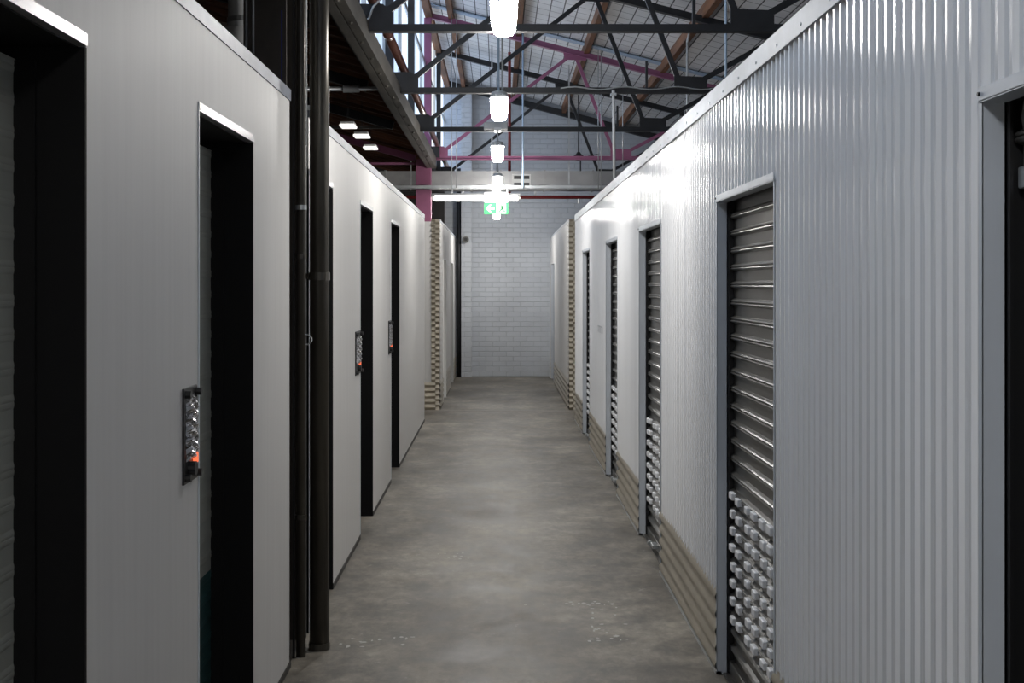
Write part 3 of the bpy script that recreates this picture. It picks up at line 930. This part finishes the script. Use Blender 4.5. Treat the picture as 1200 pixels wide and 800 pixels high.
# ------------------------------------------------------------------ duct, cable tray, sprinkler pipes
t = empty('supply_duct', (0, 18.2, 2.89), 'galvanised rectangular duct crossing above the corridor', 'duct')
yd = 18.0
xs = [-3.0, -2.2, -1.55, -1.05, -0.38, 0.02, 0.62, 1.28, 2.0, 3.0]
for a, b in zip(xs[:-1], xs[1:]):
    mk('duct_section', bx(a + 0.004, b - 0.004, yd, yd + 0.4, 2.89, 3.14), 'duct', t)
for a in xs[1:-1]:
    mk('joint_flange', bx(a - 0.012, a + 0.012, yd - 0.012, yd + 0.412, 2.878, 3.152), 'duct', t)
g = mk('grille', bx(0.175, 0.435, yd - 0.02, yd - 0.0, 2.915, 3.10, 0.004), 'white_plastic', t)
for a in (0.20, 0.315):
    for z in (2.935, 3.03):
        mk('opening', bx(a, a + 0.095, yd - 0.024, yd - 0.018, z, z + 0.045), 'black_plastic', g)
for x in (-1.2, -0.1, 0.95):
    mk('strap', bx(x - 0.01, x + 0.01, yd - 0.006, yd + 0.0, 2.88, zl(x) if x < -0.97 else ztop(x)), 'galv', t)

t = empty('cable_tray', (0, 16.77, 2.82), 'galvanised ladder cable tray crossing in front of the duct', 'cable tray')
for yy in (16.70, 16.84):
    mk('side_rail', bar((-2.6, yy, 2.83), (2.6, yy, 2.83), 0.008, 0.035), 'galv', t)
rs_ = None
for k in range(52):
    x = -2.55 + k * 0.1
    o = copy_part(rs_, 'rung', t, (x, 16.77, 2.82)) if rs_ else mk('rung', bx(x - 0.008, x + 0.008, 16.70, 16.84, 2.817, 2.825), 'galv', t, origin=(x, 16.77, 2.82))
    rs_ = rs_ or o
for k in range(3):
    pts = [(-2.5 + j * 0.25, 16.73 + k * 0.035 + 0.01 * math.sin(j * 1.3 + k), 2.845 + 0.008 * math.sin(j * 2 + k * 2)) for j in range(21)]
    mk('cable', tube_path(pts, 0.009, 6), ['lamp_grey', 'black_plastic', 'black_plastic'][k], t)
for x, r_ in ((-0.60, .005), (-0.54, .005), (0.30, .012), (1.25, .005), (1.285, .005), (1.56, .005), (2.27, .005), (2.34, .005)):
    mk('hanger_rod', cyl((x, 16.69, 2.815), (x, 16.69, ztop(x) + 0.05), r_, 8), 'galv' if r_ < .01 else 'pale_blue', t, smooth=True)

t = empty('sprinkler_main', (0, 18.55, 2.8), 'dark red sprinkler pipe crossing below the duct', 'pipe')
mk('pipe', cyl((-3.0, 18.3, 2.805), (3.0, 18.3, 2.805), 0.025, 14), 'red_pipe', t, smooth=True)
for x in (-1.6, -0.5, 0.5, 1.6):
    mk('hanger', bx(x - 0.012, x + 0.012, 18.29, 18.31, 2.80, 2.889), 'galv', t)
for x in (-1.35, 1.1, 1.32):
    h = mk('sprinkler_head', cyl((x, 18.3, 2.80), (x, 18.3, 2.725), 0.012, 8), 'galv', t)
    mk('deflector', cyl((x, 18.3, 2.725), (x, 18.3, 2.719), 0.022, 12), 'galv', h)
t = mk('sprinkler_riser', cyl((0.146, 18.75, 2.80), (0.146, 18.75, ztop(0.146) + 0.1), 0.022, 14), 'red_pipe', origin=(0.146, 18.75, 2.8), smooth=True)
tag(t, 'vertical dark red pipe rising behind the hanging lamps', 'pipe')
t = empty('drop_conduit', (0.935, 10.75, 2.41), 'pale grey conduit dropping from the truss to the ribbed wall', 'pipe')
mk('pipe', cyl((0.935, 10.73, 2.40), (0.925, 10.73, 3.17), 0.012, 12), 'pale_pipe', t, smooth=True)
mk('saddle', bx(0.905, 0.95, 10.715, 10.79, 3.13, 3.15), 'galv', t)
t = empty('curved_conduit', (2.03, 14.0, 3.2), 'white conduit with bent top under the roof slope', 'pipe')
mk('pipe', tube_path([(1.99, 14.0, 3.1), (1.99, 14.0, 4.16), (2.01, 14.0, 4.26), (2.08, 14.0, 4.33)], 0.012, 10), 'pale_pipe', t, smooth=True)
o = mk('hanger_rod', cyl((1.56, 9.1, 2.40), (1.56, 9.1, ztop(1.56) + 0.05), 0.008, 8), 'pale_blue', origin=(1.56, 9.1, 2.4), smooth=True)
tag(o, 'pale blue rod hanging behind the top of the ribbed wall', 'rod')
o = mk('orange_pole', cyl((2.45, 12.6, 3.65), (2.36, 14.6, 3.66), 0.016, 10), 'pink', origin=(2.45, 12.6, 3.65), smooth=True)
tag(o, 'pinkish pole lying under the roof near the ribbed wall', 'pole')

# ------------------------------------------------------------------ hanging lamps
def pendant(x, y, zb, label, stems=1, stem_top=None, group='hanging lamps along the corridor', suffix=''):
    t = empty('pendant_lamp' + suffix, (x, y, zb), label, 'lamp', group)
    R = 0.061
    mk('refractor' + suffix, lathe(x, y, [(R * 0.62, zb), (R * 0.80, zb + 0.010), (R * 0.90, zb + 0.028), (R * 0.985, zb + 0.072), (R * 1.05, zb + 0.155)], 24, 0.45), 'refractor', t, smooth=False)
    ld = bpy.data.lights.new('reflector_light' + suffix, 'AREA')
    ld.shape = 'DISK'; ld.size = 0.07; ld.energy = DOWN; ld.color = (1.0, 0.965, 0.92); ld.spread = math.radians(165)
    lo = bpy.data.objects.new('reflector_light' + suffix, ld); COL.objects.link(lo)
    lo.parent = t; lo.location = (0, 0, -0.004)
    h = mk('housing', lathe(x, y, [(R * 1.10, zb + 0.155), (R * 1.12, zb + 0.170), (R * 0.95, zb + 0.178), (R * 0.9, zb + 0.195), (R * 0.45, zb + 0.205)], 24, 0.45), 'lamp_grey', t)
    for dx in (-0.024, 0.024):
        for dy, sgn in ((-1, -1), (1, 1)):
            mk('clip', bx(x + dx - 0.005, x + dx + 0.005, y + dy * R * 1.26 - 0.004, y + dy * R * 1.26 + 0.004, zb + 0.138, zb + 0.175), 'galv', t)
    st = stem_top if stem_top else ztop(x) + 0.12
    if stems == 1:
        mk('stem', cyl((x, y, zb + 0.18), (x, y, st), 0.006, 8), 'galv', t, smooth=True)
    else:
        mk('stem', cyl((x - 0.006, y, zb + 0.18), (x - 0.006, y, st), 0.009, 8), 'pale_blue', t, smooth=True)
        mk('stem', cyl((x + 0.022, y, zb + 0.18), (x + 0.022, y, st), 0.007, 8), 'galv', t, smooth=True)
    return t
pendant(0.022, 6.2, 2.768, 'large looking white hanging lamp in front of the nearest black truss')
pendant(0.000, 9.3, 2.752, 'white hanging lamp on two stems before the second black truss', 2)
pendant(-0.016, 13.22, 2.822, 'white hanging lamp below the grey box on the third truss', 1, 3.14)
pendant(-0.020, 16.4, 2.774, 'small white hanging lamp in front of the cable tray')
pendant(-0.042, 21.5, 2.657, 'small white hanging lamp partly behind the exit sign')
pendant(0.03, 0.0, 2.77, 'unseen white hanging lamp added over the corridor entrance', suffix='_offscreen')  # added out of view, in line with the row, to light the near walls
t = empty('junction_box', (-0.03, 13.40, 3.12), 'grey box fixed on the third black truss chord', 'box')
mk('body', bx(-0.155, 0.085, 13.33, 13.44, 3.165, 3.235, 0.006), 'lamp_grey', t)
mk('bracket', bx(-0.05, 0.02, 13.20, 13.40, 3.135, 3.165), 'galv', t)

# fluorescent batten and exit sign
t = empty('batten_lamp', (-0.29, 16.98, 2.66), 'long fluorescent batten lamp reaching right from the pink column', 'lamp')
yb = 16.98
mk('body', bx(-0.871, 0.275, yb - 0.045, yb + 0.045, 2.735, 2.765, 0.004), 'lamp_grey', t)
mk('tube', cyl((-0.83, yb, 2.703), (0.235, yb, 2.703), 0.035, 18), 'tube', t, smooth=True)
mk('end_cap', cyl((-0.871, yb, 2.705), (-0.83, yb, 2.705), 0.030, 16), 'white_plastic', t)
mk('end_cap', cyl((0.235, yb, 2.703), (0.272, yb, 2.71), 0.034, 16, 0.016), 'white_plastic', t)
for x in (-0.6, 0.1):
    mk('hanger', bx(x - 0.008, x + 0.008, yb - 0.135, yb - 0.0, 2.765, 2.819), 'galv', t)

ys = 16.80
t = empty('exit_sign', (-0.04, ys, 2.49), 'green exit sign with white arrow and running figure under the batten lamp', 'sign')
mk('case', bx(-0.19, 0.115, ys, ys + 0.045, 2.488, 2.77, 0.006), 'white_plastic', t)
mk('mount_panel', bx(-0.186, 0.111, ys - 0.006, ys + 0.002, 2.638, 2.765), 'sign_white', t)
p = mk('green_panel', bx(-0.19, 0.115, ys - 0.006, ys + 0.002, 2.49, 2.636), 'green_lit', t)
def plate(name, pts, mat, par, y, th=0.003):
    k = len(pts)
    V = [(x, y - th, z) for x, z in pts] + [(x, y, z) for x, z in pts]
    F = [tuple(range(k)), tuple(range(2 * k - 1, k - 1, -1))] + [(i, (i + 1) % k, k + (i + 1) % k, k + i) for i in range(k)]
    return mk(name, (V, F), mat, par)
zc = 2.563
plate('arrow', [(-0.172, zc), (-0.118, zc + 0.048), (-0.098, zc + 0.048), (-0.126, zc + 0.016), (-0.062, zc + 0.016), (-0.062, zc - 0.016), (-0.126, zc - 0.016), (-0.098, zc - 0.048), (-0.118, zc - 0.048)], 'sign_white', p, ys - 0.006)
plate('doorway_field', [(-0.035, zc - 0.065), (0.085, zc - 0.065), (0.085, zc + 0.065), (-0.035, zc + 0.065)], 'sign_white', p, ys - 0.006)
yf = ys - 0.009
hd = [(0.030 + 0.011 * math.cos(2 * math.pi * k / 12), zc + 0.045 + 0.011 * math.sin(2 * math.pi * k / 12)) for k in range(12)]
F_ = []
def limb(p0, p1, w):
    (x0_, z0_), (x1_, z1_) = p0, p1
    L_ = math.hypot(x1_ - x0_, z1_ - z0_)
    w *= 1.35
    nx, nz = -(z1_ - z0_) / L_ * w / 2, (x1_ - x0_) / L_ * w / 2
    return [(x0_ + nx, z0_ + nz), (x1_ + nx, z1_ + nz), (x1_ - nx, z1_ - nz), (x0_ - nx, z0_ - nz)]
polys = [hd, limb((0.030, zc + 0.032), (0.040, zc - 0.008), 0.022), limb((0.030, zc + 0.026), (0.004, zc + 0.012), 0.010), limb((0.004, zc + 0.012), (-0.008, zc + 0.026), 0.009), limb((0.034, zc + 0.024), (0.062, zc + 0.008), 0.010), limb((0.040, zc - 0.006), (0.012, zc - 0.022), 0.013), limb((0.012, zc - 0.022), (0.006, zc - 0.052), 0.012), limb((0.042, zc - 0.006), (0.058, zc - 0.034), 0.013), limb((0.058, zc - 0.034), (0.078, zc - 0.044), 0.012)]
V, F = [], []
for pl in polys:
    b0 = len(V); k = len(pl)
    V += [(x, yf - 0.003, z) for x, z in pl] + [(x, yf, z) for x, z in pl]
    F += [tuple(b0 + i for i in range(k)), tuple(b0 + i for i in range(2 * k - 1, k - 1, -1))] + [(b0 + i, b0 + (i + 1) % k, b0 + k + (i + 1) % k, b0 + k + i) for i in range(k)]
mk('running_figure', (V, F), 'green_sign', p)

# ceiling fan
t = empty('ceiling_fan', (1.26, 21.0, 3.6), 'black ceiling fan hanging before the brick end wall', 'fan')
mk('rod', cyl((1.26, 21, 3.66), (1.26, 21, ztop(1.26) + 0.1), 0.012, 8), 'black_steel', t)
mk('motor', lathe(1.26, 21, [(0.03, 3.565), (0.085, 3.58), (0.09, 3.63), (0.045, 3.665), (0.02, 3.70)], 18), 'black_steel', t, smooth=True)
for ang in (172, 292, 52):
    a = math.radians(ang)
    d = Vector((math.cos(a), math.sin(a), 0)); s = Vector((-d.y, d.x, 0))
    V = []
    for r0, w in ((0.08, 0.03), (0.2, 0.055), (0.62, 0.06), (0.66, 0.04)):
        for sg in (-1, 1):
            for dz in (0, 0.006):
                q = Vector((1.26, 21, 3.60 + dz + sg * 0.010)) + d * r0 + s * w * sg
                V.append(tuple(q))
    F = []
    for i in range(3):
        b0 = i * 4
        F += [(b0, b0 + 4, b0 + 6, b0 + 2), (b0 + 1, b0 + 3, b0 + 7, b0 + 5), (b0, b0 + 1, b0 + 5, b0 + 4), (b0 + 2, b0 + 6, b0 + 7, b0 + 3)]
    F += [(0, 2, 3, 1), (12, 13, 15, 14)]
    mk('blade', (V, F), 'black_steel', t)

# end wall fittings
t = empty('end_downpipe', (-0.70, 22.85, 0), 'dark downpipe in the corner of the brick end wall', 'pipe')
mk('pipe', cyl((-0.69, 22.86, 0), (-0.70, 22.86, 3.6), 0.035, 16), 'black_steel', t, smooth=True)
for z in (0.8, 2.4):
    mk('bracket', bx(-0.74, -0.658, 22.85, 22.999, z, z + 0.03), 'black_steel', t)
t = empty('wall_sensor', (-0.575, 22.78, 2.37), 'small round grey sensor on the brick pilaster', 'sensor')
mk('body', cyl((-0.575, 22.785, 2.37), (-0.575, 22.68, 2.37), 0.056, 18, 0.050), 'sensor_grey', t)
mk('lens', cyl((-0.575, 22.682, 2.37), (-0.575, 22.67, 2.37), 0.03, 14), 'black_plastic', t)
mk('bracket', bx(-0.60, -0.55, 22.74, 22.785, 2.40, 2.44), 'galv', t)
o = mk('corner_guard', bx(0.862, 0.885, 22.62, 22.70, 0, 0.36), 'pale_pipe', origin=(0.875, 22.66, 0))
tag(o, 'short pale post at the foot of the brick end wall', 'post')
